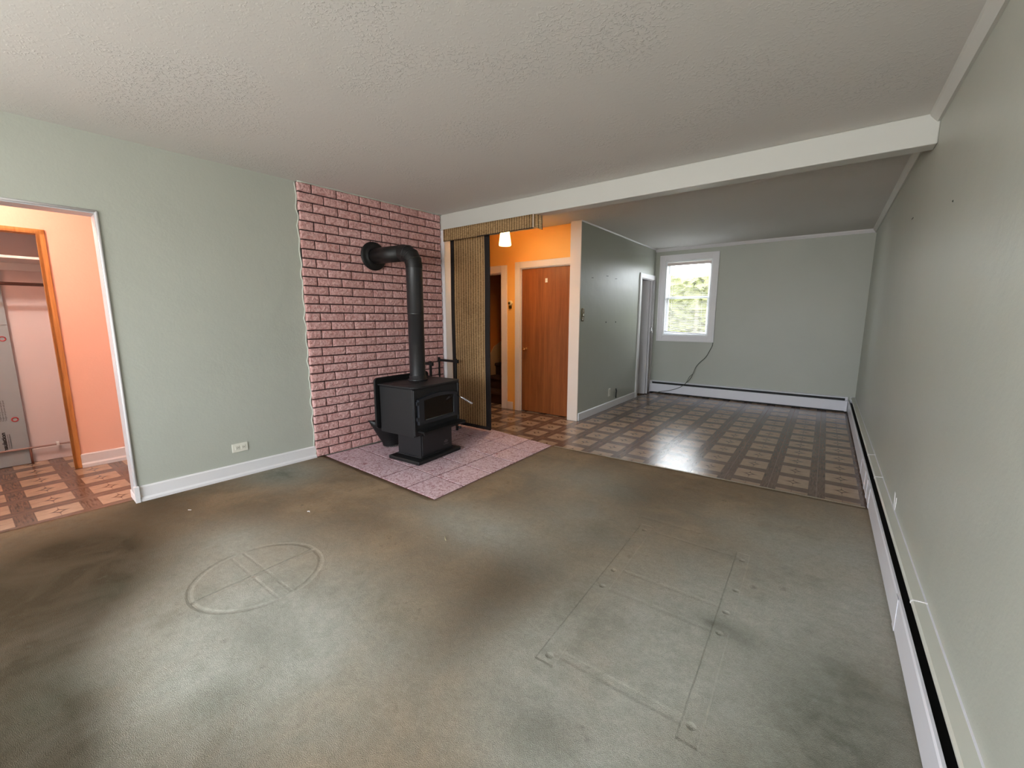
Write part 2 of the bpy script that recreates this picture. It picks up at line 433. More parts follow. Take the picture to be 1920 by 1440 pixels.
# entry hall
SX0, SX1, SZ = -4.34, -3.70, 1.915
DX0, DX1, DZH = -3.375, -2.585, 1.955
w = MB().box(-5.1, SX0, HB, HB+.1, 0, H).box(SX0, SX1, HB, HB+.1, SZ, H).box(SX1, DX0, HB, HB+.1, 0, H).box(DX0, DX1, HB, HB+.1, DZH, H).box(DX1, PX-.12, HB, HB+.1, 0, H)
struct(w.build('wall_entry', m_orange), 'warm orange entry hall wall')
struct(MB().box(-5.1, -5.0, 3.3, HB, 0, H).box(-5.0, -3.80, 3.40, 3.50, 0, H).build('wall_entry_side', m_orange), 'warm orange side wall of the entry hall')
# stairwell
w = MB().box(-4.42, -4.32, HB+.1, BY+.12, 0, H).box(-3.3, -3.2, HB+.1, 6.3, 0, H).box(-4.32, -3.3, 7.2, 7.3, 0, H)
struct(w.build('wall_stairwell', m_brownwall), 'orange-brown stairwell wall')
# hallway beyond the left doorway
EDG = .46-2
w = MB().box(HO-.08, HO, EDG, 1.3, 0, H).box(HO-.08, HO, -.4-2, EDG, 1.972, H).box(HO-.08, HO, -3.0, -.4-2, 0, H).box(HO, -.12, -3.0, -2.9, 0, H)
w.box(-.121-1.2, -.12, 1.3, 1.4, 0, H)
w.box(-.14, -.121, DS+.0, 1.3, 0, H).box(-.14, -.121, -2.9, DS0, 0, H).box(-.14, -.121, DS0, DS, DZ, H)
struct(w.build('wall_hallway', m_salmon, M=ML), 'salmon painted hallway wall')
w = MB().box(CO-.08, CO, -2.9, -1.3, 0, H).box(CO, HO-.08, -1.45, -1.3, 0, H).box(CO, HO-.08, -2.9, -2.8, 0, H)
struct(w.build('wall_hall_closet', m_plaster, M=ML), 'pale plaster wall inside the hallway closet')

# beam and post
struct(MB().box(LX-.0, RX, BEAM0, BEAM1, BEAMZ, H).build('trim_2', m_beam, bevel=.006), 'white painted ceiling beam across the room')
struct(MB().box(LX-.02, -3.555, BEAM0, BEAM0+.1, 0, BEAMZ).box(-3.64, -3.627, BEAM0-.006, BEAM0, .0, H).build('trim_3', m_white, bevel=.004), 'white post at the end of the brick wall')
# crown strips
c = MB().prism([(RX, H), (RX-.05, H), (RX-.045, H-.014), (RX-.014, H-.05), (RX, H-.05)], 'y', NY, BEAM0)
c.prism([(RX, H), (RX-.04, H), (RX-.036, H-.012), (RX-.012, H-.045), (RX, H-.045)], 'y', BEAM1, BY)
struct(c.build('trim_4', m_beam), 'white crown strip along the right wall')
struct(MB().prism([(BY, H), (BY-.04, H), (BY-.036, H-.012), (BY-.012, H-.045), (BY, H-.045)], 'x', PX, RX-.012).build('trim_5', m_white), 'white crown strip on the end wall')
struct(MB().prism([(0, H), (.012, H), (0, H-.012)], 'x', .0, .001).prism([(PX, H), (PX+.012, H), (PX, H-.014)], 'y', PY, BY).build('trim_6', m_white), 'thin caulk line above the partition')

# baseboards
def bb_profile(o, d=1):       # x off wall, z
    return [(o, 0), (o+d*.026, 0), (o+d*.026, .028), (o+d*.015, .04), (o+d*.015, .112), (o+d*.008, .12), (o, .12)]
struct(MB().prism(bb_profile(0), 'y', DS+.004, -.075).build('baseboard_left', m_white, M=ML), 'white baseboard on the left wall')
b = MB().prism([(PX, 0), (PX+.014, 0), (PX+.014, .09), (PX+.006, .10), (PX, .10)], 'y', PY+.02, CY0-.09)
struct(b.build('baseboard_partition', m_white, bevel=.003), 'white baseboard on the partition wall')
struct(MB().prism(bb_profile(HO), 'y', EDG+.03, 1.3).build('baseboard_hallway', m_white, M=ML), 'white baseboard on the salmon wall')
struct(MB().box(-3.595, -3.5, HB-.016, HB, 0, .11).build('baseboard_entry', m_cream, bevel=.004), 'short cream baseboard between the two hall doorways')
struct(MB().box(CO, CO+.012, -1.78, -1.45, 0, .125).build('baseboard_closet', m_plaster, M=ML, bevel=.003), 'painted baseboard inside the hallway closet')

# doorway lining, bead and foot of the left opening
j = MB().box(-.142, 0.004, DS-.016, DS, .0, DZ).box(-.142, .004, DS0, DS, DZ-.016, DZ)
struct(j.build('trim_7', plain('grey_white_lining', (188, 190, 194), .4, .02), M=ML, bevel=.002), 'grey-white lining of the left doorway')
j = MB().tube([(.006, DS-.005, 0.02), (.006, DS-.005, DZ-.002)], .008, 8).tube([(.006, DS-.005, DZ-.002), (.006, DS0, DZ-.002)], .008, 8)
j.box(.0, .032, DS-.02, DS+.006, 0, .125)
struct(j.build('trim_8', m_white, M=ML), 'rounded corner bead around the left doorway')
struct(MB().box(-.17, -.01, DS-.02, DS+.002, 0, .06).build('trim_9', m_white, M=ML, bevel=.006), 'painted foot block at the doorway edge')

# oak jamb of hallway closet
j = MB().box(HO-.085, HO+.012, EDG-.014, EDG+.006, 0, 1.972).box(HO-.085, HO+.012, -.4-2, EDG+.006, 1.958, 1.978)
j.box(HO, HO+.012, EDG-.014, EDG+.034, 0, 1.99).box(HO, HO+.012, -2.4, EDG+.034, 1.958, 1.995)
struct(j.build('trim_10', m_jamb, M=ML, bevel=.002), 'golden oak trim around the hallway closet opening')

# ------------------------------------------------------------------ carpet
GA = []   # (x, y, rx, ry, soil delta)  clean areas < 0
clean = [(-2.05, .62, .62, .55, -.75), (-1.45, .75, .45, .4, -.55), (-1.6, .25, .5, .35, -.35), (-.25, 1.6, .62, .75, -1.0), (.25, 2.6, .45, .9, -.7), (-1.62, 1.84, .5, .26, -.7),
         (-1.4, 2.9, .5, .4, -.45), (-3.5, 1.55, .3, .25, -.8), (-.55, .95, .3, .25, -.6), (-.85, 1.3, .18, .3, -.4), (-2.7, .85, .3, .25, -.45), (-.3, 2.85, .35, .3, -.3), (-1.2, 2.3, .4, .3, -.35)]
dark_green = [(.14, 1.5, .22, .32, .75), (.0, 1.15, .2, .15, .5), (-3.52, 1.52, .24, .16, .7), (-.27, 1.80, .06, .05, .7), (-.16, 1.78, .08, .06, .45), (-1.75, .62, .2, .1, .35), (-1.55, .40, .09, .1, .4), (-2.0, .05, .25, .15, .4), (-2.6, .35, .12, .1, .3), (-.6, .9, .1, .06, .25)]  # patches tinted darker and greener
grime_vignette_spots = [(-1.75, .02, .32, .14, .55), (-2.9, .35, .45, .35, .35), (-1.1, 1.45, .22, .3, .22), (-.62, .98, .16, .09, .35), (-1.9, -.15, .75, .28, .8), (-2.7, .1, .5, .4, .5), (-1.3, .3, .25, .18, .35), (-.45, 2.1, .2, .2, .0), (.25, 1.75, .2, .3, .25), (-3.3, .25, .55, .55, .75), (-3.7, .75, .35, .22, .55), (-2.75, .12, .45, .25, .45), (-3.0, 1.1, .5, .22, .32), (-1.16, 1.52, .25, .35, .30), (-.95, 2.95, .25, .3, .32), (-1.1, 1.1, .14, .22, .2),
         (-2.2, -.1, .6, .3, .5), (-2.3, 1.45, .5, .16, .22), (-.95, 2.1, .14, .3, .12)]  # soiling plus lens vignetting painted into the near-left carpet colour
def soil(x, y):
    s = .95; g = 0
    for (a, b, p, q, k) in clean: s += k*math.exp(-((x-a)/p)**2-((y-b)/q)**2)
    for (a, b, p, q, k) in grime_vignette_spots: g += k*math.exp(-((x-a)/p)**2-((y-b)/q)**2)
    dkg = 0
    for (a, b, p, q, k) in dark_green: dkg += k*math.exp(-((x-a)/p)**2-((y-b)/q)**2)
    return max(0, min(1, s)), max(0, min(.93, g)), min(.9, dkg)
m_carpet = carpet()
CZ0 = .010
HA, HBc, HC, HD = Vector((-3.72, 1.995, 0)), Vector((-2.131, 1.937, 0)), Vector((-2.127, 3.545, 0)), Vector((-3.555, 3.735, 0))
def patch(mb, a, b, c, d, nx, ny):
    vs = []; fs = []
    for j in range(ny+1):
        for i in range(nx+1):
            u, v = i/nx, j/ny
            p = (a*(1-u)+b*u)*(1-v)+(d*(1-u)+c*u)*v; vs.append((p.x, p.y, CZ0))
    for j in range(ny):
        for i in range(nx): k = j*(nx+1)+i; fs.append((k, k+1, k+nx+2, k+nx+1))
    mb.add(vs, fs, True)
def lw(s, o): p = ML @ Vector((o, s-2, 0)); return p
cm = MB()
V = lambda x, y: Vector((x, y, 0))
nl = lw(NY+.25, 0)
xr = RX-.01
# left block (wall to the hearth's outer edge) and right block, in matching rows
rows = [(NY, lw(NY, 0).x-.0, 44), (-.30, lw(-.3, 0).x, 22), (-.30, lw(-.3, -.066).x, 1), (.655, lw(.66, -.066).x, 22), (1.937, HA.x, 28)]
xm = HBc.x
for i in range(len(rows)-1):
    (ya, xa, _), (yb, xb, n_) = rows[i], rows[i+1]
    if ya == yb: continue
    la = V(xa, ya); lb = V(xb, yb) if i < 3 else HA
    patch(cm, la, V(xm, ya), V(xm, yb), lb, 44, n_)
    patch(cm, V(xm, ya), V(xr, ya), V(xr, yb), V(xm, yb), 56, n_)
patch(cm, HBc, V(xr, 1.937), V(xr, 3.615), HC, 56, 40)
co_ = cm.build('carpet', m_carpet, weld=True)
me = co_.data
at = me.attributes.new('soil', 'FLOAT', 'POINT'); at2 = me.attributes.new('grime_vignette', 'FLOAT', 'POINT'); me.attributes.new('dark_green', 'FLOAT', 'POINT'); at = me.attributes['soil']; at2 = me.attributes['grime_vignette']; at3 = me.attributes['dark_green']
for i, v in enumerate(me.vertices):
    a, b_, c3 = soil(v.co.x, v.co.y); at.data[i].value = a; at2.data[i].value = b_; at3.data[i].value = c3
sol = co_.modifiers.new('thickness', 'SOLIDIFY'); sol.thickness = .009; sol.offset = -1
tag(co_, 'worn grey-green wall-to-wall carpet with brown soiling, painted corner vignette and furniture dents', 'carpet')
tag(MB().box(-2.11, RX-.08, 3.556, 3.572, 0.001, .0125).build('transition_strip', plain('dull_metal_strip', (150, 138, 118), .5, .05, metal=.3), M=T(-2.127, 3.545) @ Rz(R_(1.63)) @ T(2.127, -3.56)), 'thin edge strip between the carpet and the vinyl floor', 'floor strip')

# ------------------------------------------------------------------ hearth
hp = thing('tile_hearth', 'mauve marbled tile hearth pad under the black stove', 'hearth', T(HA.x, HA.y))
def bil(u, v): return (HA*(1-u)+HD*u)*(1-v)+(HBc*(1-u)+HC*u)*v-HA      # u along the wall, v off the wall
us = [0, .187, .395, .60, .80, 1.0]; vs_ = [0, .16, .372, .583, .79, 1.0]
gm = MB(); q = [bil(0.002, .02), bil(1, .02), bil(1, 1), bil(0.002, 1)]
gm.add([(p.x, p.y, .001) for p in q]+[(p.x, p.y, .011) for p in q], [(0, 1, 2, 3), (4, 5, 6, 7), (0, 1, 5, 4), (1, 2, 6, 5), (2, 3, 7, 6), (3, 0, 4, 7)])
gm.build('grout_bed', m_grout, hp)
tm = MB()
for i in range(5):
    for jj in range(5):
        e = .004
        u0, u1, v0, v1 = us[i]+e, us[i+1]-e, vs_[jj]+e, vs_[jj+1]-e
        if jj == 0: v0 = .03
        q = [bil(u0, v0), bil(u1, v0), bil(u1, v1), bil(u0, v1)]
        tm.add([(p.x, p.y, .009) for p in q]+[(p.x, p.y, .0145) for p in q], [(0, 1, 2, 3), (4, 5, 6, 7), (0, 1, 5, 4), (1, 2, 6, 5), (2, 3, 7, 6), (3, 0, 4, 7)])
tm.build('tiles', m_tile, hp, bevel=.001)
HZ = .0145

# ------------------------------------------------------------------ brick facing
BR = thing('brick_facing', 'pink split-face brick facing behind the stove from floor to ceiling', 'brick wall', ML @ T(0, 0, 0))
y0, y1 = -.078, 1.485
MB().box(.001, .022, y0+.006, y1, 0.016, H-.002).build('mortar', m_mortar, BR)
bm_ = MB(); nrow = 31; ch = (H-.016)/nrow; bl = .226
rnd = random.Random(3)
for r in range(nrow):
    z0 = .016+r*ch; offs = 0 if r % 2 else -bl*.5
    y = y0
    first = True
    ypos = [y0]
    k = y0+(bl if r % 2 else bl*.55)
    while k < y1-.03: ypos.append(k+rnd.uniform(-.004, .004)); k += bl
    ypos.append(y1)
    for i in range(len(ypos)-1):
        a = ypos[i]+.004+(rnd.uniform(-.004, .003) if i == 0 else 0); b = ypos[i+1]-(.004 if i < len(ypos)-2 else 0)
        zt = z0+ch-.0075; zb = z0+.0015; d = .04+rnd.uniform(-.003, .004)
        us_ = [0, .0045]+[.0045+(b-a-.009)*q/9 for q in range(1, 9)]+[b-a-.0045, b-a]; vs2 = [0, .004]+[.004+(zt-zb-.008)*q/3 for q in range(1, 3)]+[zt-zb-.004, zt-zb]; nx, nz = len(us_)-1, len(vs2)-1
        vs = []; fs = []
        for q in range(nz+1):
            for p in range(nx+1):
                u = us_[p]/(b-a); v = vs2[q]/(zt-zb)
                ed = (0 if p in (0, nx) else .75 if p in (1, nx-1) else 1)*(.1 if q in (0, nz) else .8 if q in (1, nz-1) else 1)
                vs.append((.026+(d-.026)*ed+rnd.uniform(-.0016, .0016)*(ed > .5), a+u*(b-a), zb+v*(zt-zb)))
        nfront = len(vs)
        for q in range(nz):
            for p in range(nx): k2 = q*(nx+1)+p; fs.append((k2, k2+1, k2+nx+2, k2+nx+1))
        # sides back to the mortar
        ring = [p for p in range(nx+1)]+[(q+1)*(nx+1)-1 for q in range(1, nz+1)]+[nz*(nx+1)+p for p in range(nx-1, -1, -1)]+[q*(nx+1) for q in range(nz-1, 0, -1)]
        bs = len(vs)
        for idx in ring: vs.append((.004, vs[idx][1], vs[idx][2]))
        nr = len(ring)
        for q in range(nr): fs.append((ring[q], ring[(q+1) % nr], bs+(q+1) % nr, bs+q))
        bm_.add(vs, fs, False)
bm_.build('bricks', m_brick, BR)
cv = []
for i in range(90):
    z = .02+i*(H-.03)/89; cv.append((.008+.004*math.sin(i*1.3), y0-.004+.006*math.sin(i*.9)+rnd.uniform(-.003, .003), z))
MB().tube(cv, .0065, 6).build('caulk_bead', m_caulk, BR)
MB().tube([(.035, y0, H-.005)]+[(.042+.003*math.sin(i*.8), y0+(y1-y0)*i/40, H-.005) for i in range(1, 41)], .006, 6).build('caulk_bead', m_caulk, BR)

# ------------------------------------------------------------------ wood stove
SO = Vector((-2.746, 2.326, HZ))
AN = R_(3.32)
# stove frame: local x = out of the front, local y = along the front (away from camera)
ST = thing('wood_stove', 'black freestanding wood stove on a pedestal on the tile hearth', 'wood stove', Matrix.Translation(SO) @ Rz(AN))
MB().box(-.39, 0, 0, .565, 0, .034).build('base_plate', m_cast, ST, bevel=.008)
pd = MB().box(-.35, -.058, .085, .50, .034, .25); pd.box(-.062, -.05, .10, .485, .05, .24)
pd.box(-.36, -.05, .075, .51, .034, .046)
ped = pd.build('pedestal', m_iron, ST, bevel=.004)
# maple-leaf style badge on the pedestal
lf = [(0, .030), (.006, .020), (.012, .024), (.011, .012), (.024, .018), (.021, .010), (.032, .008), (.020, -.002), (.022, -.007), (.003, -.006), (.002, -.016), (-.002, -.016), (-.003, -.006), (-.022, -.007), (-.020, -.002), (-.032, .008), (-.021, .010), (-.024, .018), (-.011, .012), (-.012, .024), (-.006, .020)]
bd = MB(); n = len(lf); cy_, cz_ = .405, .115
bd.add([(-.0495, cy_+a, cz_+b*.9) for a, b in lf]+[(-.047, cy_+a, cz_+b*.9) for a, b in lf], [tuple(range(n)), tuple(range(n, 2*n))]+[(i, (i+1) % n, n+(i+1) % n, n+i) for i in range(n)])
bd.box(-.0495, -.047, cy_-.034, cy_+.034, cz_-.024, cz_-.018)
bd.build('badge', plain('pewter_badge', (96, 96, 98), .35, .05, metal=.8), ped)
# firebox with side panels
fb = MB().box(-.475, -.05, 0.0, .61, .245, .672); fb.box(-.46, -.04, .006, .03, .255, .665).box(-.46, -.04, .58, .604, .255, .665)
fb.build('firebox', m_iron, ST, bevel=.006)
# top plate with chamfered front corners
tp = MB().prism([(-.485, -.012), (-.06, -.012), (-.035, .012), (-.02, .04), (-.02, .57), (-.035, .598), (-.06, .622), (-.485, .622)], 'z', .676, .692)
top = tp.build('top_plate', m_iron, ST, bevel=.004)
tr_ = MB().lathe([(0, .694), (.115, .694), (.118, .6935), (.122, .692)], (-.30, .16, 0), 32)
tr_.build('round_lid', m_cast, top)
# rear heat shield, rounded corners, taller than the body
def rrect(y0, y1, z0, z1, r, n=5):
    pts = []
    for (cy, cz, a0) in ((y1-r, z1-r, 0), (y0+r, z1-r, 90), (y0+r, z0+r, 180), (y1-r, z0+r, 270)):
        for i in range(n+1):
            t = R_(a0+90*i/n); pts.append((cy+r*math.cos(t), cz+r*math.sin(t)))
    return pts
MB().prism(rrect(-.035, .645, .27, .742, .035), 'x', -.512, -.49).build('rear_heat_shield', m_cast, ST, bevel=.003)
# door: arched casting with window
D = MB()
oy0, oy1, oz0, oz1 = .045, .562, .352, .590
out = [(oy0, oz0), (oy1, oz0), (oy1, oz1-.012)]+[(oy1+(oy0-oy1)*t, oz1-.012+.036*math.sin(math.pi*t)) for t in (.1, .2, .35, .5, .65, .8, .9)]+[(oy0, oz1-.012)]
iy0, iy1, iz0, iz1 = .112, .512, .380, .572
def nearest_in(p):
    return (min(max(p[0], iy0), iy1), iz0 if p[1] < .45 else iz1-.008+.014*math.sin(math.pi*(min(max(p[0], iy0), iy1)-iy0)/(iy1-iy0)))
inn = [nearest_in(p) for p in out]
n = len(out)
for (ring_o, ring_i, x0_, x1_) in ((out, inn, -.05, -.022),):
    vs = [(x0_, a, b) for a, b in ring_o]+[(x1_, a*.985+.0045, b*.985+.007) for a, b in ring_o]+[(x1_-.002, a, b) for a, b in ring_i]+[(x0_+.006, a, b) for a, b in ring_i]
    fs = []
    for i in range(n):
        j2 = (i+1) % n
        fs += [(i, j2, n+j2, n+i), (n+i, n+j2, 2*n+j2, 2*n+i), (2*n+i, 2*n+j2, 3*n+j2, 3*n+i)]
    D.add(vs, fs)
D.box(-.05, -.024, .028, .05, .39, .42).box(-.05, -.024, .028, .05, .53, .56)
dr = D.build('door', m_doorcast, ST, bevel=.002)
MB().box(-.049, -.038, iy0-.004, iy1+.004, iz0-.004, iz1+.012).build('glass', m_sootglass, dr)
# glass edge glint: thin steel retainer at right of the glass
MB().tube([(-.034, iy0+.02, iz0+.004), (-.034, iy1-.012, iz0+.004), (-.034, iy1-.004, iz0+.012), (-.034, iy1-.004, iz1-.004)], .0032, 6).build('glass_retainer', plain('dull_steel', (120, 120, 122), .3, .03, metal=.9), dr)
# spring handle
rodp = [(-.03, .548, .552), (.03, .552, .530), (.10, .588, .486)]
MB().tube(rodp[:2]+[(.11, .592, .481)], .004, 8).build('handle_rod', m_chrome, dr)
hp_ = []
p0, p1 = Vector((.035, .556, .527)), Vector((.125, .600, .470)); ax = (p1-p0).normalized(); u_ = ax.cross(Vector((0, 0, 1))).normalized(); v_ = ax.cross(u_)
for i in range(160):
    t = i/159; a = t*14*2*math.pi; hp_.append(p0+(p1-p0)*t+(u_*math.cos(a)+v_*math.sin(a))*.0105)
MB().tube(hp_, .0026, 6).build('spring_handle', m_chrome, dr)
# ash lip and air lever
MB().box(-.05, .035, .045, .60, .285, .300).box(.022, .035, .045, .60, .27, .300).build('ash_lip', m_cast, ST, bevel=.003)
MB().tube([(-.05, .50, .262), (.02, .50, .258), (.045, .50, .25)], .006, 8).lathe([(0, -.012), (.012, -.008), (.014, 0), (.012, .008), (0, .012)], (.05, .50, .248), 12).build('air_lever', m_cast, ST)

# stove pipe
pcx, pcy = None, None
pp = thing('stove_pipe', 'black stovepipe rising from the stove and elbowing into the brick wall', 'stovepipe', ML @ T(.575, .690, HZ+.692))
zc = 1.895-(HZ+.692)
Mi = ML @ T(.575, .690, HZ+.692)
pw = .075
MB().lathe([(0, .0), (.094, .0), (.094, .012), (.080, .016), (.080, .045), (.0765, .048)], (0, 0, .001), 36).build('collar', m_pipe, pp)
v1 = MB().lathe([(pw-.001, .03), (pw-.001, .62), (pw+.0015, .622), (pw+.0015, .632), (pw, .634), (pw, zc-.13)], (0, 0, 0), 40)
v1.build('vertical_pipe', m_pipe, pp)
# segmented elbow
end = Vector((.04-.575+.0, .61-.690, zc)); dirh = Vector((end.x, end.y, 0)).normalized()
eb = MB(); pts = []; R0 = .125
for i in range(5):
    a = R_(90*i/4); pts.append(Vector((0, 0, zc-R0))+Vector((dirh.x, dirh.y, 0))*(R0*(1-math.cos(a)))+Vector((0, 0, R0*math.sin(a))))
eb.tube([(0, 0, zc-R0-.02)]+pts+[pts[-1]+dirh*.02], pw+.002, 40, cap=False)
for q in range(len(eb.sm)): eb.sm[q] = True
e_ = eb.build('elbow', m_cast, pp); e_.data.set_sharp_from_angle(angle=R_(18))
sm_ = MB()
for i in (1, 2, 3):
    a = R_(90*i/4); c_ = pts[i]; tdir = Vector((dirh.x*math.sin(a), dirh.y*math.sin(a), math.cos(a)))
    sm_.tube([c_-tdir*.003, c_+tdir*.003], pw+.0045, 40)
sm_.build('elbow_seam', m_pipe, pp)
MB().tube([pts[-1]+dirh*.01, end], pw, 40).build('horizontal_pipe', m_cast, pp)
fl = MB(); fn = Vector((1, 0, 0)); fc = Vector((.046-.575, .61-.69, zc))
prof = [(0, .0), (.137, .0), (.137, .006), (.132, .012), (.11, .016), (.085, .02), (.078, .03), (.0755, .03)]
fl.lathe(prof, M=Matrix.Translation(fc) @ Ry(R_(90)), n=40)
fl.build('wall_flange', m_cast, pp)

# coal hod
HM = ML @ T(.235, .60, HZ)
hd = thing('coal_hod', 'black metal coal hod with flared lip behind the stove', 'coal hod', HM)
bk = MB(); n = 36; vs = []; fs = []
levels = [(.085, .0, .0), (.088, .012, 0), (.075, .03, 0), (.10, .10, 0), (.125, .18, 0), (.138, .235, 0)]
for li, (r, z, _) in enumerate(levels):
    for k in range(n):
        t = 2*math.pi*k/n
        lip = max(0, -math.sin(t))**2*(li/5)**1.3          # flared pouring lip towards -y
        vs.append((r*math.cos(t)*.88, r*math.sin(t)-lip*.115, z+lip*.065))
for i in range(len(levels)-1):
    for k in range(n): fs.append((i*n+k, i*n+(k+1) % n, (i+1)*n+(k+1) % n, (i+1)*n+k))
fs.append(tuple(range(n)))
bk.add(vs, fs, True); bo = bk.build('bucket', m_cast, hd); so_ = bo.modifiers.new('thick', 'SOLIDIFY'); so_.thickness = .003
bd2 = MB()
for k in range(30):
    t = 2*math.pi*k/30
    bd2.lathe([(0, -.007), (.006, -.004), (.0075, 0), (.006, .004), (0, .007)], (.088*.88*math.cos(t), .088*math.sin(t), .008), 8)
bd2.build('beaded_foot', plain('worn_steel_beads', (110, 104, 102), .4, .1, metal=.6), hd)
MB().tube([(.121*math.cos(R_(a)), .02, .22+.10*math.sin(R_(a))) for a in range(0, 181, 12)], .004, 8).build('bail_handle', m_cast, hd)

# firewood rack
RK = thing('log_rack', 'black iron firewood rack standing beside the stove', 'log rack', ML @ T(.18, 1.05, HZ))
for yy in (0, .36):
    for xx in (-.145, .145):
        MB().box(xx-.011, xx+.011, yy-.011, yy+.011, 0, .83).build('post', m_cast, RK, bevel=.003)
    MB().box(-.178, .178, yy-.009, yy+.009, .785, .812).box(-.184, -.172, yy-.013, yy+.013, .78, .818).box(.172, .184, yy-.013, yy+.013, .78, .818).build('crossbar', m_cast, RK, bevel=.003)
for xx in (-.10, .10): MB().box(xx-.01, xx+.01, 0, .36, .07, .09).build('rail', m_cast, RK, bevel=.002)
for yy in (0, .36): MB().box(-.145, .145, yy-.008, yy+.008, .07, .09).build('lower_bar', m_cast, RK)

# ------------------------------------------------------------------ bamboo screen
def slab_wave(x0, x1, z0, z1, y, nx=10, nz=30, amp=.004, th=.004, lean=0):
    mb = MB(); vs = []; fs = []
    for j in range(nz+1):
        for i in range(nx+1):
            u, v = i/nx, j/nz
            vs.append((x0+(x1-x0)*u, y+amp*math.sin((z0+(z1-z0)*v)*4+(x0+(x1-x0)*u)*3), z0+(z1-z0)*v))
    for j in range(nz):
        for i in range(nx): k = j*(nx+1)+i; fs.append((k, k+1, k+nx+2, k+nx+1))
    mb.add(vs, fs, True); return mb
def addsol(o, th):
    s_ = o.modifiers.new('thick', 'SOLIDIFY'); s_.thickness = th; s_.offset = 0; return o
PB = thing('bamboo_screen', 'hanging woven bamboo panel with dark fabric edges at the hall entrance', 'bamboo panel', T(-3.23, 3.55, 0))
addsol(slab_wave(-.275, .275, .06, 2.24, 0).build('woven_panel', m_bamboo, PB), .005)
addsol(slab_wave(-.285, -.235, .045, 2.24, 0).build('edge_tape', m_dkfab, PB), .012)
addsol(slab_wave(.222, .288, .045, 2.24, 0).build('edge_tape', m_dkfab, PB), .012)
MB().box(-.288, .288, -.012, .008, .038, .072).build('hem_bar', m_dkfab, PB, bevel=.003)
VL = thing('bamboo_valance', 'woven bamboo valance hanging under the beam over the hall entrance', 'valance', T(-2.93, 3.47, 2.2))
addsol(slab_wave(-.61, .60, -.055, .072, 0, 24, 4, .003).build('valance_front', m_bamboo_v, VL), .006)
fv = MB(); fv.add([(.60, 0, -.04), (.60, 0, .072), (.685, .035, .05), (.675, .045, -.075)], [(0, 1, 2, 3)]); addsol(fv.build('valance_return', m_bamboo_v, VL), .005)
MB().box(-.60, .60, .004, .03, .045, .073).build('mounting_rail', m_dkfab, VL)
MB().box(-.61, .60, -.0045, -.003, -.058, -.050).build('hem', m_dkfab, VL)
tape = MB().box(.597, .603, -.006, -.001, -.05, .07); tape.build('edge_tape', m_cream, VL)

# ------------------------------------------------------------------ entry hall doors, casings
def casing(mb, x0, x1, z1, y, w, t=.018, left=True, right=True):
    if left: mb.box(x0-w, x0, y-t, y, 0, z1+w)
    if right: mb.box(x1, x1+w, y-t, y, 0, z1+w)
    mb.box(x0, x1, y-t, y, z1, z1+w)
    return mb
cs = casing(MB(), SX0, SX1, SZ, HB, .10)
cs.box(SX1-.012, SX1, HB, HB+.1, 0, SZ).box(SX0, SX0+.012, HB, HB+.1, 0, SZ).box(SX0, SX1, HB, HB+.1, SZ-.012, SZ)
struct(cs.build('trim_11', m_cream, bevel=.004), 'cream casing around the stair doorway')
cs = casing(MB(), DX0, DX1, DZH, HB, .085, right=False)
cs.box(DX0, DX0+.012, HB, HB+.1, 0, DZH).box(DX0, DX1, HB, HB+.1, DZH-.01, DZH)
struct(cs.build('trim_12', m_cream, bevel=.004), 'cream casing around the wooden hall door')
DR = bpy.data.objects.new('door_1', None); COL.objects.link(DR); DR.location = (DX0+.012, HB+.012, 0); struct(DR, 'flat orange-brown wooden hall door')
MB().box(.003, DX1-DX0-.014, 0, .035, .012, DZH-.014).build('door_slab', m_door, DR, bevel=.002)
kn = MB().lathe([(0, 0), (.028, 0), (.028, .004), (.012, .008), (.010, .03), (.024, .040), (.028, .052), (.022, .064), (0, .068)], M=Matrix.Translation((.07, 0, .875)) @ Rx(R_(90)), n=24)
kn.build('door_knob', m_brass, DR)
tag(MB().box(-.017, .017, -.0015, 0, -.026, .026).build('paper_sticker', m_plastic, M=T(-2.972, HB+.0115, 1.78)), 'small white sticker high on the wooden hall door', 'sticker')
# little round dial on the strip between the casings
dl = thing('door_chime', 'small brassy round fixture on the wall between the hall casings', 'wall fixture', T(-3.545, HB, 1.50))
MB().lathe([(0, 0), (.036, 0), (.036, .012), (.028, .022), (.0, .024)], M=Rx(R_(90)), n=28).build('dial', plain('aged_ivory', (220, 200, 150), .4, .05), dl)
MB().lathe([(0, 0), (.016, 0), (.016, .012), (0, .014)], M=T(-.004, -.022, 0) @ Rx(R_(90)), n=20).build('centre_knob', m_oldbrass, dl)
MB().box(-.02, .02, -.02, 0, -.075, -.034).build('lower_bracket', m_oldbrass, dl, bevel=.003)

# stairs
MS = []
sr = thing('staircase', 'dark brown carpeted stairs climbing beyond the hall doorway', 'stairs', T(-4.31, 4.90, 0))
for i in range(9):
    st = MB().box(.0, 1.0, i*.215, 2.3, i*.19, (i+1)*.19-.02)
    st.prism([(i*.215-.03, (i+1)*.19-.035), (i*.215-.022, (i+1)*.19-.005), (i*.215-.01, (i+1)*.19), (i*.215+.25, (i+1)*.19), (i*.215+.25, (i+1)*.19-.04), (i*.215-.02, (i+1)*.19-.045)], 'x', 0, 1.0)
    st.build('step', m_stairc, sr, bevel=.004)
sk = MB()
pts2 = [(-.05, 0), (-.05, .30), (.40, .84), (.62, .93), (2.25, 2.36), (2.25, 1.9), (.0, 0)]
sk.prism(pts2, 'x', -.008, .008)
struct(sk.build('trim_13', plain('cream_skirt', (196, 160, 120), .5, .03), M=T(-4.31, 4.90, 0)), 'cream skirt board on the stairwell wall')

